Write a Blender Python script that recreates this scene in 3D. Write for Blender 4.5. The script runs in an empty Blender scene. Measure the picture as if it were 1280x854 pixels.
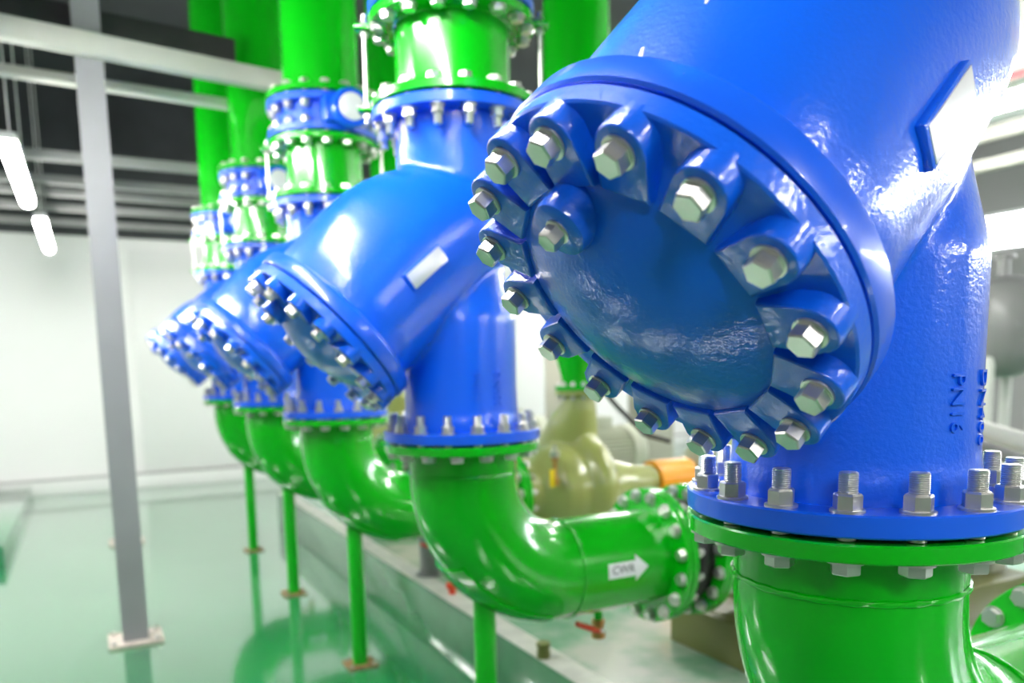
import bpy, bmesh, math, random
from math import pi, sin, cos, radians, sqrt, atan2
from mathutils import Vector, Matrix
from mathutils.bvhtree import BVHTree

random.seed(7)
scn = bpy.context.scene
COL = scn.collection

# ------------------------------------------------------------------ measures
S = 1.7019            # spacing of the units along the row (+Y, away from camera)
ZT = 1.4952           # top face of the blue bottom flange of a strainer
RP = 0.200            # pipe radius
RF = 0.2865           # flange radius
RBC = 0.2560          # flange bolt circle
HT = 1.0647           # strainer height, flange face to flange face
FT = 0.030            # flange thickness
ZB = 0.91             # height of the horizontal suction pipe axis
BR = 0.41             # elbow bend radius

# ------------------------------------------------------------------ materials
def mat(name, col, rough=0.4, metal=0.0, coat=0.0, bump=0.0, bscale=60.0, var=0.0, vscale=6.0, emit=None, spec=0.5, coat_rough=0.08, dist=0.002):
    m = bpy.data.materials.new(name); m.use_nodes = True
    nt = m.node_tree; b = nt.nodes['Principled BSDF']
    c4 = (col[0], col[1], col[2], 1)
    b.inputs['Base Color'].default_value = c4
    b.inputs['Roughness'].default_value = rough
    b.inputs['Metallic'].default_value = metal
    b.inputs['Coat Weight'].default_value = coat
    b.inputs['Coat Roughness'].default_value = coat_rough
    b.inputs['Specular IOR Level'].default_value = spec
    if bump or var:
        tc = nt.nodes.new('ShaderNodeTexCoord')
    if bump:
        n = nt.nodes.new('ShaderNodeTexNoise'); n.inputs['Scale'].default_value = bscale; n.inputs['Detail'].default_value = 3
        nt.links.new(tc.outputs['Object'], n.inputs['Vector'])
        bp = nt.nodes.new('ShaderNodeBump'); bp.inputs['Strength'].default_value = bump; bp.inputs['Distance'].default_value = dist
        nt.links.new(n.outputs['Fac'], bp.inputs['Height'])
        nt.links.new(bp.outputs['Normal'], b.inputs['Normal'])
        nt.links.new(bp.outputs['Normal'], b.inputs['Coat Normal'])
    if var:
        n2 = nt.nodes.new('ShaderNodeTexNoise'); n2.inputs['Scale'].default_value = vscale; n2.inputs['Detail'].default_value = 4
        nt.links.new(tc.outputs['Object'], n2.inputs['Vector'])
        r = nt.nodes.new('ShaderNodeValToRGB')
        r.color_ramp.elements[0].position = 0.3; r.color_ramp.elements[1].position = 0.7
        r.color_ramp.elements[0].color = tuple(max(0, x * (1 - var)) for x in col) + (1,)
        r.color_ramp.elements[1].color = tuple(min(1, x * (1 + var)) for x in col) + (1,)
        nt.links.new(n2.outputs['Fac'], r.inputs['Fac'])
        nt.links.new(r.outputs['Color'], b.inputs['Base Color'])
    if emit:
        b.inputs['Emission Color'].default_value = (emit[0], emit[1], emit[2], 1)
        b.inputs['Emission Strength'].default_value = emit[3]
    return m

M = {}
M['blue'] = mat('blue_paint', (0.002, 0.122, 0.85), 0.33, coat=0.85, bump=0.36, bscale=110, dist=0.0025, coat_rough=0.07, spec=0.35)
M['blue_flange'] = mat('blue_flange_paint', (0.004, 0.110, 0.82), 0.32, coat=0.5, bump=0.12, bscale=60)
M['green'] = mat('green_paint', (0.0, 0.45, 0.004), 0.22, coat=0.7, bump=0.10, bscale=30, coat_rough=0.06)
M['green_leg'] = mat('green_leg_paint', (0.0, 0.42, 0.006), 0.35, coat=0.3, bump=0.06, bscale=40)
M['steel'] = mat('zinc_bolt', (0.66, 0.65, 0.62), 0.30, metal=0.85, bump=0.05, bscale=200)
M['plate'] = mat('silver_nameplate', (0.80, 0.80, 0.82), 0.38, metal=0.5)
M['gasket'] = mat('black_gasket', (0.012, 0.012, 0.014), 0.6)
M['rubber'] = mat('black_rubber', (0.015, 0.015, 0.017), 0.45, bump=0.1)
M['olive'] = mat('olive_paint', (0.33, 0.36, 0.11), 0.30, coat=0.4, bump=0.08, bscale=30)
M['olive_dark'] = mat('olive_frame_paint', (0.145, 0.16, 0.04), 0.4, bump=0.1, bscale=30)
M['orange'] = mat('orange_paint', (0.95, 0.36, 0.008), 0.35, coat=0.3)
M['white_label'] = mat('white_label', (0.82, 0.83, 0.84), 0.4)
M['black_ink'] = mat('black_ink', (0.02, 0.02, 0.022), 0.5)
M['grey_col'] = mat('grey_column_paint', (0.29, 0.29, 0.305), 0.5, var=0.06, vscale=3)
M['cream'] = mat('cream_beam_paint', (0.56, 0.55, 0.50), 0.5, var=0.08, vscale=3)
M['far_beam'] = mat('grey_beam_paint', (0.24, 0.24, 0.24), 0.5, var=0.08, vscale=3)
M['dark'] = mat('dark_tray', (0.035, 0.033, 0.036), 0.55, var=0.2)
M['ceil'] = mat('dark_ceiling', (0.040, 0.042, 0.048), 0.55, var=0.35, vscale=1.2)
M['wall'] = mat('white_wall', (0.90, 0.89, 0.885), 0.6, var=0.02, vscale=0.7)
M['rear_wall'] = mat('grey_rear_wall', (0.30, 0.30, 0.30), 0.7)
M['panel'] = mat('white_panel', (0.86, 0.86, 0.85), 0.45)
M['grey_trim'] = mat('grey_trim', (0.50, 0.50, 0.49), 0.5)
M['grout'] = mat('grout_plate', (0.60, 0.53, 0.46), 0.7, var=0.2, vscale=20)
M['rust'] = mat('rusty_plate', (0.25, 0.15, 0.06), 0.7, var=0.4, vscale=25)
M['brass'] = mat('brass', (0.55, 0.27, 0.09), 0.35, metal=0.7)
M['red'] = mat('red_handle', (0.75, 0.05, 0.015), 0.4)
M['motor'] = mat('pale_motor_paint', (0.46, 0.48, 0.38), 0.4, bump=0.05)
M['grey_metal'] = mat('grey_metal', (0.22, 0.22, 0.23), 0.45, bump=0.05)
M['light_pipe'] = mat('pale_pipe', (0.62, 0.62, 0.60), 0.4)
M['vessel'] = mat('grey_vessel', (0.20, 0.20, 0.205), 0.35)
M['beige'] = mat('beige_cabinet', (0.42, 0.40, 0.33), 0.5)
M['duct'] = mat('white_duct', (0.85, 0.84, 0.83), 0.45)
M['pink'] = mat('pink_strip', (0.80, 0.25, 0.28), 0.5)
M['lamp'] = mat('lamp_tube', (0.9, 0.9, 0.9), 0.4, emit=(1.0, 0.985, 0.95, 34.0))
M['lamp_body'] = mat('lamp_body', (0.75, 0.75, 0.75), 0.4)
def glass_material():
    m = bpy.data.materials.new('window_glass'); m.use_nodes = True; nt = m.node_tree; nt.nodes.clear()
    o = nt.nodes.new('ShaderNodeOutputMaterial'); mx = nt.nodes.new('ShaderNodeMixShader'); t = nt.nodes.new('ShaderNodeBsdfTransparent'); gl = nt.nodes.new('ShaderNodeBsdfGlossy')
    gl.inputs['Roughness'].default_value = 0.02; mx.inputs[0].default_value = 0.06
    nt.links.new(t.outputs[0], mx.inputs[1]); nt.links.new(gl.outputs[0], mx.inputs[2]); nt.links.new(mx.outputs[0], o.inputs[0])
    return m
M['glass'] = glass_material()
M['yellow'] = mat('yellow_tag', (0.85, 0.62, 0.01), 0.4)
M['scratch'] = mat('scratch_mark', (0.85, 0.87, 0.92), 0.5)

def floor_material():
    m = mat('green_epoxy_floor', (0.02, 0.27, 0.10), 0.14, coat=1.0, bump=0.05, bscale=1.6, dist=0.004, coat_rough=0.03, spec=0.6)
    nt = m.node_tree; b = nt.nodes['Principled BSDF']
    b.inputs['Coat IOR'].default_value = 2.0
    tc = nt.nodes.new('ShaderNodeTexCoord')
    n = nt.nodes.new('ShaderNodeTexNoise'); n.inputs['Scale'].default_value = 0.7; n.inputs['Detail'].default_value = 6
    n.inputs['Roughness'].default_value = 0.6
    nt.links.new(tc.outputs['Object'], n.inputs['Vector'])
    r = nt.nodes.new('ShaderNodeValToRGB')
    r.color_ramp.elements[0].position = 0.35; r.color_ramp.elements[1].position = 0.70
    r.color_ramp.elements[0].color = (0.010, 0.20, 0.065, 1); r.color_ramp.elements[1].color = (0.07, 0.28, 0.13, 1)
    nt.links.new(n.outputs['Fac'], r.inputs['Fac'])
    n2 = nt.nodes.new('ShaderNodeTexNoise'); n2.inputs['Scale'].default_value = 2.0; n2.inputs['Detail'].default_value = 6
    nt.links.new(tc.outputs['Object'], n2.inputs['Vector'])
    mr = nt.nodes.new('ShaderNodeMapRange'); mr.inputs[1].default_value = 0.3; mr.inputs[2].default_value = 0.7
    mr.inputs[3].default_value = 0.02; mr.inputs[4].default_value = 0.12
    nt.links.new(n2.outputs['Fac'], mr.inputs[0]); nt.links.new(mr.outputs[0], b.inputs['Coat Roughness'])
    nt.links.new(r.outputs['Color'], b.inputs['Base Color'])
    return m
M['floor'] = floor_material()

def plinth_material():
    m = mat('plinth_paint', (0.3, 0.5, 0.36), 0.22, coat=0.4)
    nt = m.node_tree; b = nt.nodes['Principled BSDF']
    tc = nt.nodes.new('ShaderNodeTexCoord')
    n = nt.nodes.new('ShaderNodeTexNoise'); n.inputs['Scale'].default_value = 2.2; n.inputs['Detail'].default_value = 5
    nt.links.new(tc.outputs['Object'], n.inputs['Vector'])
    r = nt.nodes.new('ShaderNodeValToRGB')
    r.color_ramp.elements[0].position = 0.42; r.color_ramp.elements[1].position = 0.60
    r.color_ramp.elements[0].color = (0.20, 0.42, 0.27, 1); r.color_ramp.elements[1].color = (0.56, 0.58, 0.52, 1)
    nt.links.new(n.outputs['Fac'], r.inputs['Fac']); nt.links.new(r.outputs['Color'], b.inputs['Base Color'])
    return m
M['plinth'] = plinth_material()
M['plinth_edge'] = mat('worn_plinth_edge', (0.60, 0.60, 0.55), 0.4, var=0.15, vscale=8)
M['plinth_side'] = mat('plinth_side_paint', (0.075, 0.235, 0.115), 0.18, coat=0.6, var=0.2, vscale=3)

# ------------------------------------------------------------------ mesh building
class MB:
    def __init__(self): self.v = []; self.f = []
    def add(self, vs, fs, T=None):
        o = len(self.v)
        self.v += [tuple(T @ Vector(p)) if T is not None else tuple(p) for p in vs]
        self.f += [tuple(i + o for i in f) for f in fs]
        return self
    def lathe(self, prof, n=64, T=None, closed=False, a0=0.0):
        """profile of (r, z) turned about local z; ends on the axis are single points; closed joins last to first"""
        vs, rings, fs = [], [], []
        for r, z in prof:
            if r < 1e-7: rings.append([len(vs)]); vs.append((0, 0, z))
            else:
                rings.append(list(range(len(vs), len(vs) + n)))
                vs += [(r * cos(a0 + 2 * pi * i / n), r * sin(a0 + 2 * pi * i / n), z) for i in range(n)]
        pairs = list(zip(rings[:-1], rings[1:]))
        if closed: pairs.append((rings[-1], rings[0]))
        for A, B in pairs:
            for i in range(n):
                j = (i + 1) % n
                if len(A) == 1 and len(B) == 1: continue
                if len(A) == 1: fs.append((A[0], B[j], B[i]))
                elif len(B) == 1: fs.append((A[i], A[j], B[0]))
                else: fs.append((A[i], A[j], B[j], B[i]))
        return self.add(vs, fs, T)
    def box(self, c, s, T=None, bev=0.0):
        x, y, z = s[0] / 2, s[1] / 2, s[2] / 2
        bm = bmesh.new()
        bmesh.ops.create_cube(bm, size=1.0)
        for v in bm.verts: v.co = Vector((v.co.x * s[0] + c[0], v.co.y * s[1] + c[1], v.co.z * s[2] + c[2]))
        if bev: bmesh.ops.bevel(bm, geom=list(bm.edges), offset=bev, segments=2, affect='EDGES', profile=0.5)
        bm.verts.index_update()
        vs = [tuple(v.co) for v in bm.verts]; fs = [tuple(v.index for v in f.verts) for f in bm.faces]
        bm.free()
        return self.add(vs, fs, T)
    def prism(self, poly, z0, z1, T=None):
        n = len(poly)
        vs = [(x, y, z0) for x, y in poly] + [(x, y, z1) for x, y in poly]
        fs = [tuple(range(n - 1, -1, -1)), tuple(range(n, 2 * n))] + [(i, (i + 1) % n, n + (i + 1) % n, n + i) for i in range(n)]
        return self.add(vs, fs, T)
    def hexhead(self, r, z0, z1, T=None, ch=0.12, a0=0.0):
        h = z1 - z0; prof_c = r * 0.90
        n = 6
        vs, fs = [], []
        lev = [(r, z0), (r, z1 - abs(h) * ch * (1 if h > 0 else -1)), (prof_c, z1)]
        for rr, z in lev: vs += [(rr * cos(a0 + i * pi / 3), rr * sin(a0 + i * pi / 3), z) for i in range(n)]
        for L in range(2):
            for i in range(n): fs.append((L * n + i, L * n + (i + 1) % n, (L + 1) * n + (i + 1) % n, (L + 1) * n + i))
        fs.append(tuple(range(n - 1, -1, -1))); fs.append(tuple(range(2 * n, 3 * n)))
        return self.add(vs, fs, T)
    def tube(self, pts, r, n=24, caps=True, T=None):
        pts = [Vector(p) for p in pts]; vs, fs = [], []
        rs = r if isinstance(r, (list, tuple)) else [r] * len(pts)
        prev = None
        for k, p in enumerate(pts):
            d = (pts[min(k + 1, len(pts) - 1)] - pts[max(k - 1, 0)]).normalized()
            if prev is None:
                u = d.orthogonal().normalized()
            else:
                u = (prev - d * prev.dot(d)).normalized()
            prev = u; w = d.cross(u)
            vs += [tuple(p + rs[k] * (cos(2 * pi * i / n) * u + sin(2 * pi * i / n) * w)) for i in range(n)]
        for k in range(len(pts) - 1):
            for i in range(n): fs.append((k * n + i, k * n + (i + 1) % n, (k + 1) * n + (i + 1) % n, (k + 1) * n + i))
        if caps:
            fs.append(tuple(range(n - 1, -1, -1))); o = (len(pts) - 1) * n; fs.append(tuple(range(o, o + n)))
        return self.add(vs, fs, T)
    def mesh(self, name, m, smooth=True, ang=35):
        me = bpy.data.meshes.new(name)
        me.from_pydata(self.v, [], self.f); me.validate(); 
        bm = bmesh.new(); bm.from_mesh(me); bmesh.ops.recalc_face_normals(bm, faces=list(bm.faces)); bm.to_mesh(me); bm.free()
        if smooth:
            me.shade_smooth(); me.set_sharp_from_angle(angle=radians(ang))
        me.materials.append(m)
        return me
    def build(self, name, m, parent=None, T=None, smooth=True, ang=35):
        return place(name, self.mesh(name, m, smooth, ang), parent, T)

def place(name, me, parent=None, T=None):
    o = bpy.data.objects.new(name, me); COL.objects.link(o)
    if parent is not None: o.parent = parent
    if T is not None: o.matrix_local = T
    return o

def empty(name, loc):
    o = bpy.data.objects.new(name, None); COL.objects.link(o); o.location = loc; o.empty_display_size = 0.1
    return o

def tag(o, label, cat, group=None):
    o['label'] = label; o['category'] = cat
    if group: o['group'] = group
    return o

def structure(o, label=None):
    o['kind'] = 'structure'
    return o

def copy_tree(o, parent=None):
    c = o.copy(); COL.objects.link(c)
    if parent is not None:
        c.parent = parent; c.matrix_parent_inverse = o.matrix_parent_inverse.copy(); c.matrix_basis = o.matrix_basis.copy()
    for ch in [x for x in bpy.data.objects if x.parent == o]: copy_tree(ch, c)
    return c

def frame(origin, x, y, z):
    m = Matrix.Identity(4)
    for i, a in enumerate((x, y, z)):
        for j in range(3): m[j][i] = a[j]
    for j in range(3): m[j][3] = origin[j]
    return m
def T(x, y, z): return Matrix.Translation((x, y, z))
def RZ(a): return Matrix.Rotation(a, 4, 'Z')
def RX(a): return Matrix.Rotation(a, 4, 'X')
def RY(a): return Matrix.Rotation(a, 4, 'Y')
TOX = RY(pi / 2)      # local z -> world +x

def ring_prof(r0, r1, z0, z1, b=0.003):
    return [(r0, z0), (r1 - b, z0), (r1, z0 + b), (r1, z1 - b), (r1 - b, z1), (r0, z1)]

def remeshed(mb, name, m, voxel, smooth_it, fac=0.5, ang=None):
    """fuse the pieces into one cast surface"""
    me = bpy.data.meshes.new('raw'); me.from_pydata(mb.v, [], mb.f); me.validate()
    bm = bmesh.new(); bm.from_mesh(me); bmesh.ops.recalc_face_normals(bm, faces=list(bm.faces)); bm.to_mesh(me); bm.free()
    o = bpy.data.objects.new('raw', me); COL.objects.link(o)
    r = o.modifiers.new('r', 'REMESH'); r.mode = 'VOXEL'; r.voxel_size = voxel
    if smooth_it:
        s = o.modifiers.new('s', 'SMOOTH'); s.factor = fac; s.iterations = smooth_it
    dg = bpy.context.evaluated_depsgraph_get(); dg.update()
    out = bpy.data.meshes.new_from_object(o.evaluated_get(dg))
    bpy.data.objects.remove(o); bpy.data.meshes.remove(me)
    out.name = name; out.materials.clear(); out.materials.append(m); out.shade_smooth()
    return out

def text_mesh(name, body, size, depth, m, res=3):
    cu = bpy.data.curves.new('t', 'FONT'); cu.body = body; cu.size = size; cu.extrude = depth; cu.resolution_u = res
    cu.align_x = 'CENTER'; cu.align_y = 'CENTER'
    o = bpy.data.objects.new('t', cu); COL.objects.link(o)
    dg = bpy.context.evaluated_depsgraph_get(); dg.update()
    me = bpy.data.meshes.new_from_object(o.evaluated_get(dg))
    bpy.data.objects.remove(o); bpy.data.curves.remove(cu)
    # cut long faces so that lettering can be wrapped
    me.name = name; me.materials.clear(); me.materials.append(m)
    return me

# ------------------------------------------------------------------ bolts
def nut_end(own, gap, stud):
    """washer, nut and stud end on top of a flange (local z = 0), the shank running down through it and across the gap"""
    b = MB()
    b.lathe([(0, 0.0), (0.0262, 0.0), (0.0262, 0.0035), (0.025, 0.0045), (0, 0.0045)], 24)
    b.hexhead(0.0218, 0.004, 0.029, a0=0.5)
    prof = [(0, -own - gap), (0.0140, -own - gap), (0.0140, 0.030)]
    z = 0.031
    while z < stud: prof += [(0.0150, z), (0.0138, z + 0.0016)]; z += 0.0032
    prof += [(0.0145, z), (0.0125, z + 0.002), (0, z + 0.002)]
    b.lathe(prof, 16)
    return b
def head_end(own):
    """washer and bolt head below a flange face (local z = 0), the shank inside the flange above"""
    b = MB()
    b.lathe([(0, 0.0), (0.0285, 0.0), (0.0285, -0.004), (0, -0.004)], 20)
    b.hexhead(0.0235, -0.003, -0.022, a0=0.3)
    b.lathe([(0, -0.003), (0.0140, -0.003), (0.0140, own - 0.001), (0, own - 0.001)], 14)
    return b
FLANGE_BOLT = nut_end(0.036, 0.0075, 0.058).mesh('flange_bolt', M['steel'], ang=25)
SHORT_NUT = nut_end(0.036, 0.0085, 0.036).mesh('flange_bolt', M['steel'], ang=25)
BOLT_HEAD = head_end(FT).mesh('bolt_head', M['steel'], ang=25)
JOINT_NUT = nut_end(FT, 0.001, 0.040).mesh('flange_bolt', M['steel'], ang=25)
b = MB(); b.lathe([(0, 0.0), (0.0225, 0.0), (0.0225, 0.003), (0, 0.004)], 24)
b.hexhead(0.0198, 0.003, 0.0245, a0=0.2)
COVER_BOLT = b.mesh('cover_bolt', M['steel'], ang=25)

def flange_mesh(name, m, thick=FT, r0=RP - 0.006, r1=RF, b=0.003):
    return MB().lathe(ring_prof(r0, r1, 0, thick, b), 72, closed=True).mesh(name, m)
FL_GREEN = flange_mesh('flange', M['green'])
FL_BLUE = flange_mesh('flange', M['blue_flange'], 0.036)

def bolts(name, me, parent, base, n=16, r=RBC, ph=0.0):
    """n copies of one bolt on a circle about local z of base"""
    for i in range(n):
        a = ph + 2 * pi * i / n
        place(name, me, parent, base @ T(r * cos(a), r * sin(a), 0) @ RZ(a * 3.7))

# ------------------------------------------------------------------ Y-strainer
TH, PS = 0.7527, 0.0429
AX = Vector((-cos(TH) * cos(PS), -cos(TH) * sin(PS), -sin(TH)))     # outward normal of the cover
HX = Vector((sin(PS), -cos(PS), 0)); VX = HX.cross(AX)
CC = Vector((-0.5261, -0.0644, 0.2974))                              # centre of the ring of bolt heads
RCB = 0.2683
COV = frame(CC - AX * 0.037, HX, VX, AX)                             # cover frame: z = 0 on the ring face
PH0 = 1.7755 + pi

def make_strainer():
    root = empty('y_strainer', (0, 0, ZT - 0.036))
    U = T(0, 0, 0.036)                                               # unit frame starts on top of the bottom flange
    # cast body: barrel on the slanted axis, lower and upper neck
    raw = MB()
    # (depth behind the cover, half width, top edge, bottom edge)
    secs = [(0.030, 0.262, 0.275, 0.255), (0.10, 0.268, 0.282, 0.266), (0.16, 0.268, 0.286, 0.266), (0.22, 0.260, 0.291, 0.264), (0.30, 0.250, 0.296, 0.264),
            (0.38, 0.240, 0.293, 0.263), (0.46, 0.231, 0.279, 0.260), (0.54, 0.222, 0.252, 0.252), (0.61, 0.210, 0.214, 0.245), (0.67, 0.194, 0.175, 0.235),
            (0.72, 0.176, 0.135, 0.200), (0.765, 0.135, 0.090, 0.150), (0.795, 0.085, 0.050, 0.095), (0.812, 0.03, 0.01, 0.05)]
    secs = [(t, rx, (a + c) / 2, (a - c) / 2) for t, rx, a, c in secs]
    vs, fs, n = [], [], 96
    for (t, rx, ry, off) in secs:
        vs += [(rx * cos(2 * pi * i / n), -off + ry * sin(2 * pi * i / n), -t) for i in range(n)]
    for k in range(len(secs) - 1):
        for i in range(n): fs.append((k * n + i, k * n + (i + 1) % n, (k + 1) * n + (i + 1) % n, (k + 1) * n + i))
    fs.append(tuple(range(n))); fs.append(tuple(range((len(secs) - 1) * n, len(secs) * n)))
    raw.add(vs, fs, U @ COV)
    raw.lathe([(0, -0.030), (0.214, -0.030), (0.214, 0.03), (0.207, 0.06), (0.204, 0.16), (0.204, 0.40), (0.15, 0.62), (0, 0.62)], 96, U)
    raw.lathe([(0, 0.36), (0.09, 0.40), (0.15, 0.52), (0.190, 0.66), (0.209, 0.80), (0.208, HT - 0.06), (0.214, HT - 0.02), (0.214, HT + 0.03), (0, HT + 0.03)], 96, U)
    body_me = remeshed(raw, 'body', M['blue'], 0.0085, 14)
    place('body', body_me, root)
    bvh = BVHTree.FromPolygons([v.co.copy() for v in body_me.vertices], [tuple(p.vertices) for p in body_me.polygons])
    # flanges of the necks
    place('flange', FL_BLUE, root)
    place('flange', FL_BLUE, root, U @ T(0, 0, HT))
    # flange that carries the cover
    MB().lathe([(0.20, -0.037), (0.302, -0.037), (0.306, -0.041), (0.306, -0.080), (0.302, -0.086), (0.266, -0.100), (0.258, -0.125), (0.20, -0.125)], 96, closed=True).build('cover_flange', M['blue_flange'], root, U @ COV)
    # cover: ring, dome and bolt bosses cast in one piece
    raw = MB()
    dome = [(0.246 * q / 16, 0.080 * (1 - (q / 16) ** 2) ** 1.12) for q in range(15, 0, -1)] + [(0, 0.080)]
    raw.lathe([(0, -0.034), (0.2985, -0.034), (0.3015, -0.031), (0.3015, -0.003), (0.2985, 0.0), (0.252, 0.0)] + dome, 144)
    w = 0.0345
    arc = [(RCB + w * cos(t), w * sin(t)) for t in [(-pi / 2 + k * pi / 14) for k in range(15)]]
    poly = arc + [(0.204, w * 1.04), (0.204, -w * 1.04)]
    bm = bmesh.new()
    lo = [bm.verts.new((x - (0.004 if x < 0.21 else 0.0), y * 1.06, -0.012)) for x, y in poly]; hi = [bm.verts.new((x, y, 0.030)) for x, y in poly]
    top = bm.faces.new(hi); bm.faces.new(lo[::-1]); q = len(poly)
    for k in range(q): bm.faces.new((lo[k], lo[(k + 1) % q], hi[(k + 1) % q], hi[k]))
    bmesh.ops.bevel(bm, geom=list(top.edges), offset=0.0035, segments=3, affect='EDGES', profile=0.5)
    bm.verts.index_update(); bv = [tuple(v.co) for v in bm.verts]; bf = [tuple(v.index for v in f.verts) for f in bm.faces]; bm.free()
    for i in range(16):
        raw.add(bv, bf, RZ(PH0 + i * 2 * pi / 16))
    # drain boss
    pl = Vector((PLUG[0], PLUG[1], 0))
    raw.lathe([(0, 0.0), (0.043, 0.0), (0.041, 0.062), (0.039, 0.069), (0.036, 0.071), (0, 0.071)], 40, T(pl.x, pl.y, 0))
    cov_me = raw.mesh('cover', M['blue'], ang=38)
    cover = place('cover', cov_me, root, U @ COV)
    bolts('cover_bolt', COVER_BOLT, cover, T(0, 0, 0.0305), 16, RCB, PH0)
    b = MB(); b.hexhead(0.0155, 0.0, 0.024, a0=0.3); b.lathe([(0, -0.01), (0.018, -0.01), (0.018, 0.002), (0.014, 0.003), (0, 0.003)], 20)
    d = b.build('drain_plug', M['steel'], cover, T(pl.x, pl.y, 0.071)); 
    # cast nameplate pad with a silver plate, on the camera side of the barrel
    u = Vector(PLATE_DIR).normalized()
    hit = bvh.find_nearest(Vector(PLATE_POS)); p, nrm = hit[0], hit[1]
    u = (u - nrm * u.dot(nrm)).normalized(); w = nrm.cross(u)
    NP = frame(p + nrm * 0.002, u, w, nrm)
    MB().box((0, 0, 0), (0.166, 0.066, 0.018), None, 0.005).build('nameplate_pad', M['blue'], root, NP)
    MB().box((0, 0, 0.0092), (0.152, 0.053, 0.003), None, 0.001).build('nameplate', M['plate'], root, NP)
    # raised casting marks on the lower neck
    for txt, ang, z in (('PN16', NECK_A, 0.160), ('DN400', NECK_A + 0.40, 0.150)):
        me = text_mesh('raised_lettering', txt, 0.042, 0.004, M['blue'])
        for v in me.vertices:
            x, y, zz = v.co
            a2 = ang + (y / 0.205)
            r = 0.204 + zz + 0.0005
            v.co = Vector((r * cos(a2), r * sin(a2), z - x + 0.036))
        place('raised_lettering', me, root)
    bolts('flange_bolt', FLANGE_BOLT, root, U, 16, RBC, 2.6439 + 0.0)
    bolts('flange_bolt', FLANGE_BOLT, root, U @ T(0, 0, HT) @ RX(pi), 16, RBC, -3.4139)
    return root, bvh

PLUG = (0.018, -0.170)
PLATE_POS = (-0.200, -0.2885, 0.578); PLATE_DIR = (0.133, 0.028, 0.112)
NECK_A = radians(-93.5)

NEXT = ['closest to the camera', 'second nearest the camera', 'third along the row', 'fourth along the row', 'last in the row']
strainers = []
s0, BODY_BVH = make_strainer()
strainers.append(s0)
for k in range(1, 5):
    c = copy_tree(s0); c.location = (0, S * k, ZT - 0.036); c.rotation_euler = (0, 0, radians(-6.5)); strainers.append(c)
for o, lab in zip(strainers, (
        'huge blue Y-strainer in the right foreground with its bolted round cover facing down',
        'blue Y-strainer in mid picture with a silver blank nameplate on its barrel',
        'blue Y-strainer half hidden directly behind the mid picture one',
        'blue Y-strainer second from the far white wall, mostly hidden',
        'farthest blue Y-strainer, nearest the white wall, leftmost cover tip')):
    tag(o, lab, 'strainer', 'blue Y-strainers in the pipe row')
# scratches in the paint of the nearest barrel
def scratch(pts, wdt):
    vs, fs = [], []
    P = [BODY_BVH.find_nearest(Vector(p)) for p in pts]
    for i, h in enumerate(P):
        d = (P[min(i + 1, len(P) - 1)][0] - P[max(i - 1, 0)][0]).normalized(); sd = h[1].cross(d).normalized()
        w2 = wdt * (0.35 + 0.65 * sin(pi * (0.12 + 0.76 * i / (len(P) - 1))))
        for q in (-1, 1):
            for e in (-0.001, 0.0012): vs.append(tuple(h[0] + sd * q * w2 + h[1] * e))
    for i in range(len(P) - 1):
        a, c = i * 4, i * 4 + 4
        fs += [(a + 1, a + 3, c + 3, c + 1), (a, c, c + 2, a + 2), (a, a + 1, c + 1, c), (a + 2, c + 2, c + 3, a + 3)]
    fs += [(0, 2, 3, 1), (len(vs) - 4, len(vs) - 3, len(vs) - 1, len(vs) - 2)]
    MB().add(vs, fs).build('paint_scratch', M['scratch'], s0)
def lerp(a, b, n=7): return [tuple(a[i] + (b[i] - a[i]) * k / n for i in range(3)) for k in range(n + 1)]
scratch(lerp((-0.621, -0.1839, 0.5836), (-0.5824, -0.154, 0.6456)), 0.0035)
scratch(lerp((-0.5118, -0.184, 0.697), (-0.49, -0.175, 0.725)), 0.0028)

# ------------------------------------------------------------------ elbows, legs, joints
FZ = ZT - 0.036 - 0.009          # top face of the green flange under a strainer
def bend_pts(r_b, z_top, n=24):
    pts = [(0, 0, FZ - 0.01), (0, 0, (FZ + ZB + BR) / 2)]
    for i in range(n + 1):
        a = i / n * pi / 2
        pts.append((BR - r_b * cos(a), 0, ZB + BR - r_b * sin(a)))
    pts += [(0.6, 0, ZB), (XE + 0.02, 0, ZB)]
    return pts
XE = 0.835                        # start of the end flange of the elbow
def arrow_label(parent):
    """white arrow CWR stuck to the pipe, pointing along +x, wrapped on the camera side"""
    x0, x1, x2, hh = 0.515, 0.645, 0.705, 0.030
    poly = [(x0, -hh), (x1, -hh), (x1, -hh * 1.75), (x2, 0), (x1, hh * 1.75), (x1, hh), (x0, hh)]
    def wrap(x, s, r):          # s: arc length, upward
        a = LAB_A + s / RP
        return (x, -r * cos(a), ZB + r * sin(a))
    b = MB()
    xs = [x0 + (x1 - x0) * i / 6 for i in range(7)]
    grid = [[wrap(x, -hh + 2 * hh * j / 6, RP + 0.0016) for j in range(7)] for x in xs]
    vs = [p for row in grid for p in row]
    fs = [(i * 7 + j, (i + 1) * 7 + j, (i + 1) * 7 + j + 1, i * 7 + j + 1) for i in range(6) for j in range(6)]
    o = len(vs)
    for i in range(7):
        t = i / 6; h2 = hh * 1.75 * (1 - t)
        vs += [wrap(x1 + (x2 - x1) * t, -h2 + 2 * h2 * j / 6, RP + 0.0016) for j in range(7)]
    fs += [(o + i * 7 + j, o + (i + 1) * 7 + j, o + (i + 1) * 7 + j + 1, o + i * 7 + j + 1) for i in range(6) for j in range(6)]
    b.add(vs, fs)
    lab = b.build('flow_label', M['white_label'], parent); lab['label'] = 'white arrow sticker reading CWR'
    me = text_mesh('lettering', 'CWR', 0.046, 0.0002, M['black_ink'])
    for v in me.vertices:
        x, y, zz = v.co
        v.co = Vector(wrap(0.585 + x * 1.0, y, RP + 0.0024 + zz))
    place('lettering', me, lab)
LAB_A = radians(4)

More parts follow.
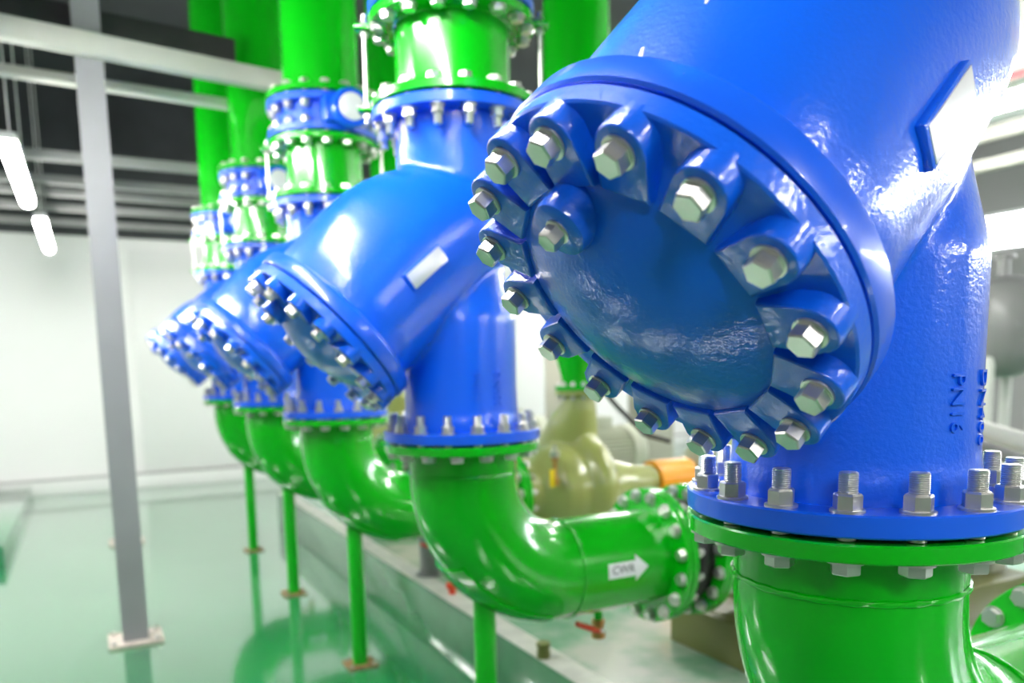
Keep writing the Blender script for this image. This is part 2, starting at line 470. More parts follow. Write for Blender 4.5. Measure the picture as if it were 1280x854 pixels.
def make_elbow():
    root = empty('pipe_elbow', (0, 0, 0))
    pts = bend_pts(BR, FZ)
    MB().tube(pts, RP, 64, caps=True).build('pipe', M['green'], root)
    place('flange', FL_GREEN, root, T(0, 0, FZ - FT))
    place('flange', FL_GREEN, root, T(XE, 0, ZB) @ TOX)
    for base in (T(0, 0, 1.336), T(BR, 0, ZB) @ TOX):
        b = MB(); n = 96
        vs = []; fs = []
        for i in range(n):
            a = 2 * pi * i / n; rr = RP + 0.001 + 0.0012 * sin(i * 2.3) * sin(i * 0.7); hw = 0.006 + 0.0012 * sin(i * 1.7 + 1)
            for q in range(5):
                t = pi * q / 4
                r = rr + 0.0045 * sin(t); vs.append((r * cos(a), r * sin(a), -hw * cos(t)))
        for i in range(n):
            j = (i + 1) % n
            for q in range(4): fs.append((i * 5 + q, j * 5 + q, j * 5 + q + 1, i * 5 + q + 1))
        b.add(vs, fs); b.build('weld_seam', M['green'], root, base)
    # saddle plate under the bend where the leg stands
    b = MB(); vs = []; fs = []
    na, nc = 14, 12
    for side in (0.0008, 0.009):
        for i in range(na + 1):
            a = radians(34 + 46 * i / na)
            ctr = Vector((BR - BR * cos(a), 0, ZB + BR - BR * sin(a))); out = Vector((-cos(a), 0, -sin(a)))
            for j in range(nc + 1):
                c = radians(-38 + 76 * j / nc)
                vs.append(tuple(ctr + (RP + side) * (cos(c) * out + sin(c) * Vector((0, 1, 0)))))
    N = (na + 1) * (nc + 1); W = nc + 1
    for i in range(na):
        for j in range(nc):
            q = (i * W + j, (i + 1) * W + j, (i + 1) * W + j + 1, i * W + j + 1)
            fs.append(q); fs.append(tuple(N + x for x in q[::-1]))
    rim = [i * W for i in range(na + 1)] + [na * W + j for j in range(1, W)] + [i * W + nc for i in range(na - 1, -1, -1)] + [j for j in range(nc - 1, 0, -1)]
    for a, c in zip(rim, rim[1:] + rim[:1]): fs.append((a, c, c + N, a + N))
    b.add(vs, fs).build('saddle_plate', M['green'], root)
    bolts('bolt_head', BOLT_HEAD, root, T(XE, 0, ZB) @ TOX, 16, RBC, pi / 16)
    bolts('bolt_head', BOLT_HEAD, root, T(0, 0, FZ - FT), 16, RBC, 2.6439)
    return root

def add_drain(root):
    xd = 0.60
    v = MB().tube([(xd, 0, ZB - RP + 0.02), (xd, 0, ZB - RP - 0.055)], 0.019, 16).build('drain_nipple', M['green'], root)
    b = MB(); b.lathe([(0, 0), (0.026, 0), (0.027, -0.018), (0.023, -0.024), (0.023, -0.050), (0.028, -0.056), (0.028, -0.078), (0.02, -0.08), (0, -0.08)], 20)
    d = b.build('drain_valve', M['brass'], root, T(xd, 0, ZB - RP - 0.045)); d['label'] = 'brass drain valve'
    b = MB(); b.tube([(0, -0.01, -0.037), (0, -0.045, -0.037), (-0.035, -0.052, -0.03)], 0.006, 10)
    b.build('lever', M['steel'], d)
    b = MB(); b.tube([(-0.03, -0.052, -0.031), (-0.06, -0.055, -0.018), (-0.145, -0.062, 0.022)], [0.009, 0.013, 0.011], 12)
    h = b.build('handle_grip', M['red'], d); h['label'] = 'red lever grip'

e0 = make_elbow()
elbows = [e0] + [copy_tree(e0) for _ in range(4)]
for k, o in enumerate(elbows):
    o.location = (0, S * k, 0)
    arrow_label(o) if k > 0 else None
    add_drain(o)
for o, lab in zip(elbows, (
        'green pipe elbow in the bottom right corner under the huge strainer',
        'green pipe elbow with a white arrow sticker on its horizontal leg, bottom middle',
        'green pipe elbow left of the one with the arrow sticker, under the third strainer',
        'green pipe elbow second from the far white wall',
        'farthest green pipe elbow, nearest the white wall')):
    tag(o, lab, 'pipe', 'green suction elbows in the pipe row')

def make_leg():
    root = empty('pipe_support', (0, 0, 0))
    n = 32; vs = []; fs = []
    for i in range(n):                                  # the top of the post is cut to the curve of the saddle
        x, y = 0.043 * cos(2 * pi * i / n), 0.043 * sin(2 * pi * i / n)
        rho = BR + sqrt((RP + 0.0105) ** 2 - y * y)
        vs += [(x, y, 0.011), (x, y, ZB + BR - sqrt(rho * rho - (x + 0.075 - BR) ** 2))]
    for i in range(n):
        j = (i + 1) % n; fs.append((2 * i, 2 * j, 2 * j + 1, 2 * i + 1))
    o = len(vs); vs += [(0.9 * vs[2 * i + 1][0], 0.9 * vs[2 * i + 1][1], vs[2 * i + 1][2] - 0.06) for i in range(n)]
    for i in range(n): fs.append((2 * i + 1, 2 * ((i + 1) % n) + 1, o + (i + 1) % n, o + i))
    fs += [tuple(range(0, 2 * n, 2)), tuple(range(o, o + n))]
    MB().add(vs, fs).build('post', M['green_leg'], root)
    MB().box((0, 0, 0.006), (0.17, 0.17, 0.012), None, 0.002).build('base_plate', M['rust'], root)
    b = MB(); b.hexhead(0.012, 0.012, 0.024)
    am = b.mesh('anchor_bolt', M['steel'])
    for sx in (-1, 1):
        for sy in (-1, 1): place('anchor_bolt', am, root, T(0.064 * sx, 0.064 * sy, 0))
    return root
l0 = make_leg()
legs = [l0] + [copy_tree(l0) for _ in range(4)]
for k, (o, dy) in enumerate(zip(legs, (0.0, 0.0, 0.0, 0.0, 0.0))): o.location = (0.075, S * k + dy, 0)
for o, lab in zip(legs, (
        'green tubular pipe leg under the foreground elbow in the bottom right',
        'green tubular pipe leg under the elbow with the arrow sticker, bottom middle',
        'green tubular pipe leg on a rusty plate, next one behind the sticker elbow leg',
        'green tubular pipe leg, second from the far white wall',
        'farthest thin green tubular pipe leg, nearest the white wall')):
    tag(o, lab, 'pipe support', 'green legs under the elbows')

def make_joint():
    root = empty('rubber_joint', (XE, 0, ZB - RF))
    B = T(0, 0, RF) @ TOX
    place('flange', FL_GREEN, root, B @ T(0, 0, FT + 0.003))
    place('flange', FL_GREEN, root, B @ T(0, 0, 0.20))
    MB().lathe([(0.19, 0.060), (0.225, 0.066), (0.218, 0.085), (0.236, 0.11), (0.243, 0.135), (0.236, 0.16), (0.218, 0.185), (0.225, 0.204), (0.19, 0.21)], 64, closed=True).build('bellows', M['rubber'], root, B)
    bolts('flange_bolt', JOINT_NUT, root, B @ T(0, 0, 2 * FT + 0.003), 16, RBC, pi / 16)
    bolts('bolt_head', BOLT_HEAD, root, B @ T(0, 0, 0.20), 16, RBC, pi / 16)
    return root
j0 = make_joint()
joints = [j0] + [copy_tree(j0) for _ in range(4)]
for k, o in enumerate(joints): o.location = (XE, S * k, ZB - RF)
for o, lab in zip(joints, (
        'black rubber expansion joint with green flanges behind the foreground green elbow',
        'black rubber expansion joint with green flanges right of the arrow sticker',
        'black rubber joint with green flanges in front of the olive pump, mid picture',
        'black rubber joint between the fourth elbow and its pump',
        'black rubber joint between the farthest elbow and its pump')):
    tag(o, lab, 'pipe joint', 'rubber joints before the pumps')

# ------------------------------------------------------------------ pipework above the strainers
ZS = ZT + HT + 0.036 + 0.009      # bottom face of the spool's lower flange
ZS1 = 2.905                       # top face of the spool's upper flange
ZV0, ZV1 = ZS1 + 0.010, 3.097     # valve faces
ZCEIL = 5.60
def make_spool():
    root = empty('pipe_spool', (0, 0, ZS))
    h = ZS1 - ZS
    MB().lathe([(RP - 0.02, 0.003), (RP, 0.003), (RP, h - 0.003), (RP - 0.02, h - 0.003)], 64, closed=True).build('pipe', M['green'], root)
    place('flange', FL_GREEN, root); place('flange', FL_GREEN, root, T(0, 0, h - FT))
    for z in (FT, h - FT):
        MB().lathe([(RP - 0.005, z - 0.008), (RP + 0.008, z), (RP - 0.005, z + 0.008)], 64, closed=True).build('weld_seam', M['green'], root)
    bolts('bolt_head', BOLT_HEAD, root, T(0, 0, FT) @ RX(pi), 16, RBC, -2.8693)
    bolts('bolt_head', BOLT_HEAD, root, T(0, 0, h - FT), 16, RBC, pi / 16)
    # tie rods beside the pipe, held by lugs on both flanges
    for k, a in enumerate((radians(152), radians(-28))):
        Q = RZ(a)
        rod = MB().tube([(0.305, 0, -0.03), (0.305, 0, h + 0.03)], 0.008, 12, True, Q).build('tie_rod', M['steel'], root)
        for z in (FT / 2, h - FT / 2):
            MB().box((0.300, 0, z), (0.07, 0.06, 0.016), Q, 0.004).build('lug', M['green'], rod)
            for z2 in (z - 0.026, z + 0.010):
                MB().hexhead(0.015, z2, z2 + 0.016, Q @ T(0.305, 0, 0)).build('nut', M['steel'], rod)
    return root
sp0 = make_spool()
spools = [sp0] + [copy_tree(sp0) for _ in range(4)]
for k, o in enumerate(spools): o.location = (0, S * k, ZS)
for o, lab in zip(spools, (
        'short green flanged pipe spool above the huge foreground strainer',
        'short green flanged pipe spool above the mid picture strainer, at the top edge',
        'short green flanged pipe spool below the blue valve of the third strainer',
        'short green flanged pipe spool above the fourth strainer',
        'farthest short green flanged pipe spool, smallest in view')):
    tag(o, lab, 'pipe', 'green spools above the strainers')

def make_valve():
    root = empty('butterfly_valve', (0, 0, ZV0)); h = ZV1 - ZV0
    MB().lathe([(0.19, 0.0), (0.232, 0.0), (0.232, h), (0.19, h)], 64, closed=True).build('body', M['blue_flange'], root)
    place('flange', FL_BLUE, root); place('flange', FL_BLUE, root, T(0, 0, h - 0.036))
    bolts('flange_bolt', SHORT_NUT, root, T(0, 0, 0.036), 16, RBC, pi / 16)
    bolts('flange_bolt', SHORT_NUT, root, T(0, 0, h - 0.036) @ RX(pi), 16, RBC, pi / 16)
    # worm gear on the camera side with its pale round cap
    g = MB(); g.box((0.02, -0.275, h / 2), (0.19, 0.10, 0.13), None, 0.012); gear = g.build('gearbox', M['blue_flange'], root)
    MB().lathe([(0, 0.0), (0.092, 0.0), (0.095, 0.01), (0.095, 0.04), (0.088, 0.05), (0, 0.05)], 36).build('gear_housing', M['blue_flange'], gear, T(0.05, -0.32, h / 2) @ RX(pi / 2))
    c = MB().lathe([(0, 0.0), (0.066, 0.0), (0.066, 0.008), (0.058, 0.014), (0, 0.017)], 36).build('round_cap', M['white_label'], gear, T(0.05, -0.37, h / 2) @ RX(pi / 2)); c['label'] = 'pale round cap'
    return root
v0 = make_valve()
valves = [v0] + [copy_tree(v0) for _ in range(4)]
for k, o in enumerate(valves): o.location = (0, S * k, ZV0)
for o, lab in zip(valves, (
        'blue butterfly valve above the huge foreground strainer',
        'blue butterfly valve at the top edge above the mid picture strainer',
        'blue butterfly valve with a pale round cap below the beam end',
        'blue butterfly valve with a pale round cap, second from the far wall',
        'farthest blue butterfly valve, smallest, nearest the white wall')):
    tag(o, lab, 'valve', 'blue valves above the strainers')

def make_riser():
    root = empty('riser_pipe', (0, 0, ZV1 + 0.010))
    MB().lathe([(RP - 0.02, 0.002), (RP, 0.002), (RP, ZCEIL - ZV1 - 0.02), (RP - 0.02, ZCEIL - ZV1 - 0.02)], 64, closed=True).build('pipe', M['green'], root)
    place('flange', FL_GREEN, root)
    bolts('bolt_head', BOLT_HEAD, root, T(0, 0, FT) @ RX(pi), 16, RBC, pi / 16)
    return root
r0 = make_riser()
risers = [r0] + [copy_tree(r0) for _ in range(4)]
for k, o in enumerate(risers): o.location = (0, S * k, ZV1 + 0.010)
for o, lab in zip(risers, (
        'green riser pipe above the huge foreground strainer',
        'green riser pipe above the mid picture strainer',
        'thick green riser pipe at the top edge where the cream beam ends',
        'green riser pipe behind the cream beam, fourth along the row',
        'farthest green riser pipe, darkest, behind the cream beam')):
    tag(o, lab, 'pipe', 'green risers above the valves')

# ------------------------------------------------------------------ pumps
PZ = 0.36                          # plinth height
XP = XE + 0.20 + FT + 0.003        # suction face of a pump
def make_pump():
    root = empty('pump', (1.6, 0, PZ + 0.2))
    L = lambda x, y, z: (x - 1.6, y, z - PZ - 0.2)
    A = T(*L(0, 0, ZB)) @ TOX       # axis frame, z along +x measured from x = 0
    place('suction_flange', FL_GREEN, root, A @ T(0, 0, XP))
    bolts('flange_bolt', JOINT_NUT, root, A @ T(0, 0, XP + FT), 16, RBC, pi / 16)
    # suction cone, volute, back cone and bearing bracket of the cast casing, fused
    raw = MB()
    raw.lathe([(0, XP + 0.005), (0.20, XP + 0.005), (0.195, XP + 0.10), (0.19, XP + 0.16), (0.235, XP + 0.23), (0.285, XP + 0.29), (0.295, XP + 0.38), (0.28, XP + 0.50), (0, XP + 0.54)], 64, A)
    # spiral volute: tube growing around the axis
    n = 48; pts, rs = [], []
    for i in range(n + 1):
        t = i / n; a = radians(60) - t * 2 * pi
        rr = 0.235 + 0.02 * t; pts.append(L(1.62, rr * cos(a), ZB + rr * sin(a))); rs.append(0.075 + 0.040 * t)
    raw.tube(pts, rs, 28)
    raw.lathe([(0, 1.50), (0.26, 1.50), (0.27, 1.56), (0.27, 1.64), (0.24, 1.72), (0.15, 1.80), (0, 1.80)], 64, A)
    # discharge neck rising over the casing
    raw.tube([L(1.60, 0.16, ZB + 0.10), L(1.60, 0.15, ZB + 0.26), L(1.60, 0.06, ZB + 0.42), L(1.60, 0.0, ZB + 0.54), L(1.60, 0, ZB + 0.63)], [0.20, 0.20, 0.165, 0.118, 0.10], 40)
    raw.lathe([(0, 1.74), (0.20, 1.74), (0.18, 1.84), (0.135, 1.98), (0.115, 2.12), (0.115, 2.20), (0, 2.20)], 48, A)
    raw.box(L(1.60, 0, 0.6395), (0.16, 0.42, 0.139), None, 0.01)
    raw.box(L(2.05, 0, 0.7045), (0.09, 0.16, 0.269), None, 0.01)
    me = remeshed(raw, 'casing', M['olive'], 0.014, 6)
    place('casing', me, root)
    MB().lathe(ring_prof(0.09, 0.155, 0, 0.028), 48, closed=True).build('discharge_flange', M['olive'], root, T(*L(1.60, 0, ZB + 0.615)))
    b = MB(); b.hexhead(0.014, 0.0, -0.016); b.lathe([(0, -0.03), (0.009, -0.03), (0.009, 0.02), (0, 0.02)], 10)
    bolts('bolt_nut', b.mesh('bolt_nut', M['steel']), root, T(*L(1.60, 0, ZB + 0.615)), 12, 0.130, 0.2)
    g = MB()
    prof = [(0.140 * cos(t), 0.140 * sin(t)) for t in [radians(-20 + 220 * i / 24) for i in range(25)]] + [(-0.140, -0.34), (0.140, -0.34)]
    g.prism(prof, 2.19, 2.50, A @ RZ(pi / 2) @ Matrix.Identity(4))
    g.build('coupling_guard', M['orange'], root)
    return root
p0 = make_pump()
PUMPK = (1, 2, 3, 4)
pumps = [p0] + [copy_tree(p0) for _ in range(3)]
for k, o in zip(PUMPK, pumps): o.location = (1.6, S * k, PZ + 0.2)
for o, lab in zip(pumps, (
        'olive pump hidden behind the huge foreground strainer, joined to the sticker elbow',
        'olive green centrifugal pump with an orange coupling guard, mid picture below the cover',
        'olive pump glimpsed left of the mid picture strainer neck',
        'farthest olive pump, behind the others')):
    tag(o, lab, 'pump', 'olive pumps on the plinth')

def make_frame():
    root = empty('pump_base_frame', (2.0, 0, PZ))
    b = MB()
    for sy in (-0.26, 0.26):
        b.box((0.22, sy, 0.10), (1.86, 0.10, 0.20), None, 0.006)
    b.build('side_rail', M['olive_dark'], root)
    MB().box((0.22, 0, 0.19), (1.84, 0.50, 0.02), None, 0.004).build('bed_plate', M['olive_dark'], root)
    MB().box((-0.735, 0, 0.10), (0.06, 0.62, 0.199), None, 0.006).build('end_channel', M['olive_dark'], root)
    MB().box((1.175, 0, 0.10), (0.06, 0.62, 0.199), None, 0.006).build('end_channel', M['olive_dark'], root)
    return root
f0 = make_frame()
frames = [f0] + [copy_tree(f0) for _ in range(3)]
for k, o in zip(PUMPK, frames): o.location = (2.0, S * k, PZ + 0.0065)
for o, lab in zip(frames, (
        'olive steel pump base frame low behind the foreground green elbow',
        'olive steel base frame under the pump with the orange guard',
        'olive steel base frame under the third pump back',
        'farthest olive steel pump base frame')):
    tag(o, lab, 'pump base', 'olive base frames on the plinth')

def make_motor():
    root = empty('electric_motor', (2.75, 0, PZ + 0.2)); A = T(-2.75, 0, ZB - PZ - 0.2) @ TOX
    n = 72; vs = []; poly = []
    for i in range(n):
        a = 2 * pi * i / n; r = 0.235 if i % 2 else 0.205
        poly.append((r * cos(a), r * sin(a)))
    MB().prism(poly, 2.62, 3.17, A).build('finned_housing', M['motor'], root, ang=20)
    MB().lathe([(0, 2.58), (0.12, 2.58), (0.22, 2.62), (0.24, 2.64), (0.20, 2.66), (0, 2.66)], 48, A).build('end_shield', M['motor'], root)
    MB().lathe([(0, 3.15), (0.24, 3.15), (0.24, 3.28), (0.20, 3.32), (0, 3.32)], 48, A).build('fan_cover', M['motor'], root)
    MB().box((0.14, 0, ZB - PZ - 0.2 + 0.27), (0.22, 0.18, 0.12), None, 0.01).build('terminal_box', M['motor'], root)
    MB().lathe([(0, 2.505), (0.035, 2.505), (0.035, 2.60), (0, 2.60)], 20, A).build('shaft', M['steel'], root)
    for sx in (-0.03, 0.32):
        for sy in (-0.17, 0.17):
            MB().box((sx, sy, 0.094), (0.12, 0.06, 0.172), None, 0.006).build('foot', M['motor'], root)
    return root
m0 = make_motor()
motors = [m0] + [copy_tree(m0) for _ in range(3)]
for k, o in zip(PUMPK, motors): o.location = (2.75, S * k, PZ + 0.2)
for o, lab in zip(motors, (
        'pale finned electric motor behind the neck of the huge foreground strainer',
        'pale finned electric motor right of the orange guard',
        'pale finned electric motor of the third pump back',
        'farthest pale finned electric motor')):
    tag(o, lab, 'motor', 'motors driving the pumps')

def make_discharge():
    z0 = ZB + 0.645
    root = empty('discharge_pipe', (1.6, 0, z0))
    MB().lathe(ring_prof(0.09, 0.155, 0.0, 0.028), 48, closed=True).build('flange', M['green'], root)
    MB().lathe([(0.08, 0.02), (0.105, 0.02), (0.108, 0.06), (0.15, 0.22), (0.2, 0.36), (0.205, 0.40), (0.205, ZCEIL - z0 - 0.005), (0.18, ZCEIL - z0 - 0.005)], 48).build('pipe', M['green'], root)
    b = MB(); b.hexhead(0.014, 0.028, 0.045); b.lathe([(0, 0.001), (0.009, 0.001), (0.009, 0.055), (0, 0.055)], 10)
    bolts('flange_bolt', b.mesh('flange_bolt', M['steel']), root, Matrix.Identity(4), 12, 0.130, 0.2)
    return root
d0 = make_discharge()
discharges = [d0] + [copy_tree(d0) for _ in range(3)]
for k, o in zip(PUMPK, discharges): o.location = (1.6, S * k, ZB + 0.645)
for o, lab in zip(discharges, (
        'green discharge riser behind the huge foreground strainer',
        'green discharge riser with a tapered foot on the pump with the orange guard',
        'green discharge riser of the third pump back',
        'farthest green discharge riser')):
    tag(o, lab, 'pipe', 'green discharge risers on the pumps')

# small brass cock with a yellow tag by the third joint
t = empty('vent_cock', (1.26, S * 2 - 0.20, ZB + 0.10))
b = MB(); b.lathe([(0, 0), (0.022, 0), (0.022, 0.05), (0.014, 0.056), (0.014, 0.15), (0.024, 0.156), (0.024, 0.18), (0, 0.18)], 20); b.build('brass_body', M['brass'], t, T(0, -0.06, -0.02))
b = MB(); b.lathe([(0, 0), (0.03, 0), (0.03, 0.035), (0.012, 0.04), (0.012, 0.07), (0, 0.07)], 20); b.build('steel_cap', M['steel'], t, T(0, -0.06, 0.155))
MB().box((-0.035, -0.085, 0.03), (0.035, 0.004, 0.11), None, 0.001).build('hanging_tag', M['yellow'], t)
tag(t, 'small brass vent cock with a yellow tag in front of the olive pump', 'valve')

# ------------------------------------------------------------------ plinth and floor things
plinth = empty('concrete_plinth', (2.35, 3.7, 0))
def local(o, mb, name, m, **k):
    mb.v = [(x - o.location.x, y - o.location.y, z - o.location.z) for x, y, z in mb.v]
    return mb.build(name, m, o, **k)
XPL = 0.535
local(plinth, MB().box(((XPL + 4.2) / 2, 3.45, PZ / 2), (4.2 - XPL, 8.9, PZ), None, 0.012), 'slab', M['plinth_side'])
local(plinth, MB().box(((XPL + 4.2) / 2 + 0.0, 3.45, PZ + 0.002), (4.2 - XPL - 0.02, 8.88, 0.004)), 'top_coat', M['plinth'])
local(plinth, MB().box((XPL + 0.075, 3.45, PZ + 0.0045), (0.13, 8.86, 0.003)), 'worn_edge', M['plinth_edge'])
tag(plinth, 'long low concrete plinth painted green, with a worn pale edge, under the pumps', 'plinth')
b = MB(); b.lathe([(0, 0), (0.030, 0), (0.032, 0.008), (0.029, 0.05), (0.034, 0.056), (0.034, 0.07), (0.03, 0.074), (0, 0.07)], 24)
o = b.build('anchor_stub', M['olive_dark'], None, T(0.575, 2.12, PZ + 0.006)); tag(o, 'small olive anchor stub on the worn plinth edge below the sticker elbow', 'anchor')
b = MB(); b.lathe([(0, 0), (0.085, 0), (0.085, 0.012), (0.062, 0.014), (0.062, 0.36), (0, 0.36)], 28)
o = b.build('pipe_prop', M['grey_metal'], None, T(0.684, 3.80, PZ + 0.005)); tag(o, 'dark grey steel prop under the third green elbow, left of the green leg', 'pipe prop')
b = MB(); b.lathe([(0, 0), (0.022, 0), (0.022, 0.03), (0.034, 0.034), (0.038, 0.05), (0.034, 0.064), (0.015, 0.07), (0, 0.07)], 24)
o = b.build('drain_cap', M['red'], None, T(0.632, 3.31, PZ + 0.006)); tag(o, 'small red drain cap on the plinth just left of the sticker elbow leg', 'cap')
b = MB(); b.lathe([(0, 0), (0.30, 0), (0.30, 0.010), (0.27, 0.014), (0, 0.014)], 40)  # thin brown disc that makes a dark patch on the plinth top
o = b.build('brown_disc', M['rust'], None, T(0.98, 0.92, PZ + 0.006)); tag(o, 'dark brown round disc on the plinth beside the foreground elbow', 'mat')

# ------------------------------------------------------------------ columns, beams, lamps
def make_column():
    root = empty('steel_column', (0, 0, 0))
    b = MB(); w = 0.15; t = 0.012
    b.prism([(-w / 2, -w / 2), (w / 2, -w / 2), (w / 2, -w / 2 + t), (0.006, -w / 2 + t), (0.006, w / 2 - t), (w / 2, w / 2 - t), (w / 2, w / 2), (-w / 2, w / 2), (-w / 2, w / 2 - t), (-0.006, w / 2 - t), (-0.006, -w / 2 + t), (-w / 2, -w / 2 + t)], 0.02, ZCEIL - 0.01)
    b.build('shaft', M['grey_col'], root)
    MB().box((0, 0, 0.01), (0.32, 0.30, 0.02), None, 0.003).build('base_plate', M['grout'], root)
    b = MB(); b.hexhead(0.016, 0.02, 0.04)
    am = b.mesh('anchor_bolt', M['steel'])
    for sx in (-1, 1):
        for sy in (-1, 1): place('anchor_bolt', am, root, T(0.125 * sx, 0.115 * sy, 0))
    return root
c0 = make_column(); c0.location = (-1.061, 4.567, 0)
c1 = copy_tree(c0); c1.location = (-0.985, 7.87, 0)
tag(c0, 'grey steel H column standing on a pale base plate at the left', 'column', 'steel columns')
tag(c1, 'grey steel column farther back, hidden behind the near grey column', 'column', 'steel columns')

def box_beam(y, z0, z1, x0, x1, m, label, dep=0.1, rot=0.0):
    o = MB().box(((x0 + x1) / 2, y, (z0 + z1) / 2), (x1 - x0, dep, z1 - z0), T(-1.06, y, 0) @ RZ(rot) @ T(1.06, -y, 0), 0.006).build('steel_beam', m)
    return tag(o, label, 'beam', 'cross beams under the ceiling')
box_beam(4.44, 3.535, 3.655, -4.45, 0.75, M['cream'], 'wide cream beam in front of the grey column, nearest and lowest', 0.09, 0.15)
o = MB().box((-2.30, 4.76, 3.78), (4.3, 0.14, 0.23), T(-1.06, 4.5, 0) @ RZ(0.12) @ T(1.06, -4.5, 0), 0.006).build('cable_tray', M['dark']); tag(o, 'dark cable tray running along the top of the wide cream beam', 'cable tray')
box_beam(5.25, 3.60, 3.66, -4.45, 3.0, M['cream'], 'thin cream beam just behind the wide cream beam', 0.1, 0.08)
for y, lab in ((7.36, 'pale beam above the near end of the hanging lamp'), (8.37, 'pale beam between the two lamp battens'), (8.98, 'pale beam behind the gap of the lamp battens'), (9.85, 'pale beam above the far lamp batten'), (10.9, 'last pale beam before the far white wall')):
    box_beam(y, 3.58, 3.66, -4.45, 3.0, M['far_beam'], lab, 0.12)

def make_lamp(L=2.0):
    root = empty('tube_lamp', (0, 0, 0))
    MB().box((0, 0, 0.045), (0.11, L, 0.05), None, 0.008).build('housing', M['lamp_body'], root)
    MB().tube([(0, -L / 2 + 0.03, -0.01), (0, L / 2 - 0.03, -0.01)], 0.055, 20).build('tube', M['lamp'], root)
    for y in (-0.7, 0.7):
        MB().tube([(0, y, 0.06), (0, y, ZCEIL - 3.2)], 0.005, 8).build('hanger', M['lamp_body'], root)
    return root
lamp0 = make_lamp()
LAMPS = [(-1.55, 6.25), (-1.50, 9.2), (-1.62, 3.1), (0.5, -3.0), (-1.0, 0.8), (-1.66, -3.0),
         (3.6, 8.8), (3.6, 5.6), (3.6, 2.2), (3.6, -7.2), (3.6, -4.4), (8.3, 7.0), (8.3, 1.2), (8.3, 9.6), (8.3, -3.0), (-5.2, 9.2), (-3.7, 5.0)]  # assumed, unseen lamps added to light the room, last pair for the far wall
LLAB = ['bright tube lamp at the left picture edge, nearest of the aisle lamps in view', 'bright tube lamp farther back, beside the grey column top',
        'tube lamp over the aisle just out of view', 'tube lamp behind the camera, nearer the pipe row', 'tube lamp over the aisle left of the camera', 'added unseen tube lamp over the aisle behind the camera',
        'assumed unseen tube lamp over the pumps near the far wall', 'assumed unseen tube lamp over the pumps, second from the far wall', 'assumed unseen tube lamp over the pumps beside the foreground strainer', 'assumed unseen tube lamp far behind the camera, in line with the pumps', 'assumed unseen tube lamp over the pumps behind the camera',
        'assumed unseen tube lamp on the right side hidden behind the huge strainer', 'assumed unseen tube lamp on the right side level with the camera', 'assumed unseen tube lamp on the far right near the back wall', 'assumed unseen tube lamp on the right behind the camera', 'added unseen tube lamp left of the picture near the far wall', 'added unseen tube lamp left of the picture in the middle of the room']
for i, (x, y) in enumerate(LAMPS):
    o = lamp0 if i == 0 else copy_tree(lamp0)
    o.location = (x, y, 3.2); tag(o, LLAB[i], 'lamp', 'ceiling tube lamps')

# ------------------------------------------------------------------ far and right background
def thing_box(name, c, s, m, label, cat, bev=0.01, group=None):
    o = MB().box(c, s, None, bev).build(name, m); return tag(o, label, cat, group)
# white duct with a pink lower edge, and two cream rails below it, on the right
o = empty('air_duct', (5.5, 3.5, 3.76))
local(o, MB().box((5.5, 3.0, 4.675), (1.0, 9.0, 1.84), None, 0.01), 'duct_body', M['duct'])
local(o, MB().box((4.99, 3.0, 3.775), (0.03, 9.0, 0.05), None, 0.004), 'edge_strip', M['pink'])
tag(o, 'white air duct with a pink lower edge in the top right corner', 'duct')
thing_box('pipe_rail', (5.05, 3.0, 3.42), (0.07, 9.0, 0.11), M['cream'], 'upper cream rail below the white duct at the right edge', 'rail', 0.01, 'rails below the duct')
thing_box('pipe_rail', (5.05, 3.0, 3.19), (0.07, 9.0, 0.09), M['cream'], 'lower cream rail below the white duct at the right edge', 'rail', 0.01, 'rails below the duct')
# standing vessel
o = empty('pressure_vessel', (6.2, 3.45, 0))
MB().lathe([(0, 1.52), (0.15, 1.54), (0.30, 1.63), (0.37, 1.78), (0.37, 2.25), (0.30, 2.36), (0.15, 2.43), (0, 2.45)], 40).build('shell', M['vessel'], o)
MB().lathe([(0, 2.44), (0.05, 2.44), (0.05, 2.60), (0.09, 2.60), (0.09, 2.63), (0, 2.63)], 20).build('nozzle', M['vessel'], o)
for a in (0.3, 1.87, 3.44, 5.0):
    MB().tube([(0.30 * cos(a), 0.30 * sin(a), 0.0), (0.30 * cos(a), 0.30 * sin(a), 1.72)], 0.05, 16).build('leg', M['light_pipe'], o)
tag(o, 'dark grey round bottomed vessel on pale legs at the right edge', 'tank')
for i, (p, q, r) in enumerate((((2.55, 1.55, 1.36), (2.75, 1.10, 1.18), 0.035), ((2.62, 1.62, 1.42), (2.95, 1.2, 1.26), 0.05))):
    o = MB().tube([p, q], r, 20).build('conduit', M['light_pipe'] if i else M['grey_metal'])
    tag(o, ('thin grey slanting conduit' if not i else 'thick white slanting pipe') + ' right of the huge strainer neck', 'pipe')
# beige cabinets and a white panel far behind the pumps
thing_box('control_cabinet', (5.2, 9.3, 1.0), (0.55, 0.5, 2.0), M['beige'], 'beige control cabinet behind the olive pump, left of the two', 'cabinet', 0.02, 'beige cabinets by the far wall')
thing_box('control_cabinet', (6.75, 9.3, 1.0), (0.55, 0.5, 2.0), M['beige'], 'beige control cabinet behind the orange guard, right of the two', 'cabinet', 0.02, 'beige cabinets by the far wall')
pts = [(1.95, S * 2 + 0.25, 1.55), (2.05, S * 2 + 0.2, 1.42), (2.25, S * 2 + 0.15, 1.22), (2.45, S * 2 + 0.12, 1.16)]
o = MB().tube(pts, 0.018, 12).build('power_cable', M['rubber']); tag(o, 'black power cable slanting down behind the olive pump', 'cable')
# kerb at the far left
o = thing_box('floor_kerb', (-2.35, 9.6, 0.09), (0.7, 4.4, 0.18), M['floor'], 'low green painted kerb at the left picture edge by the far wall', 'kerb', 0.015)

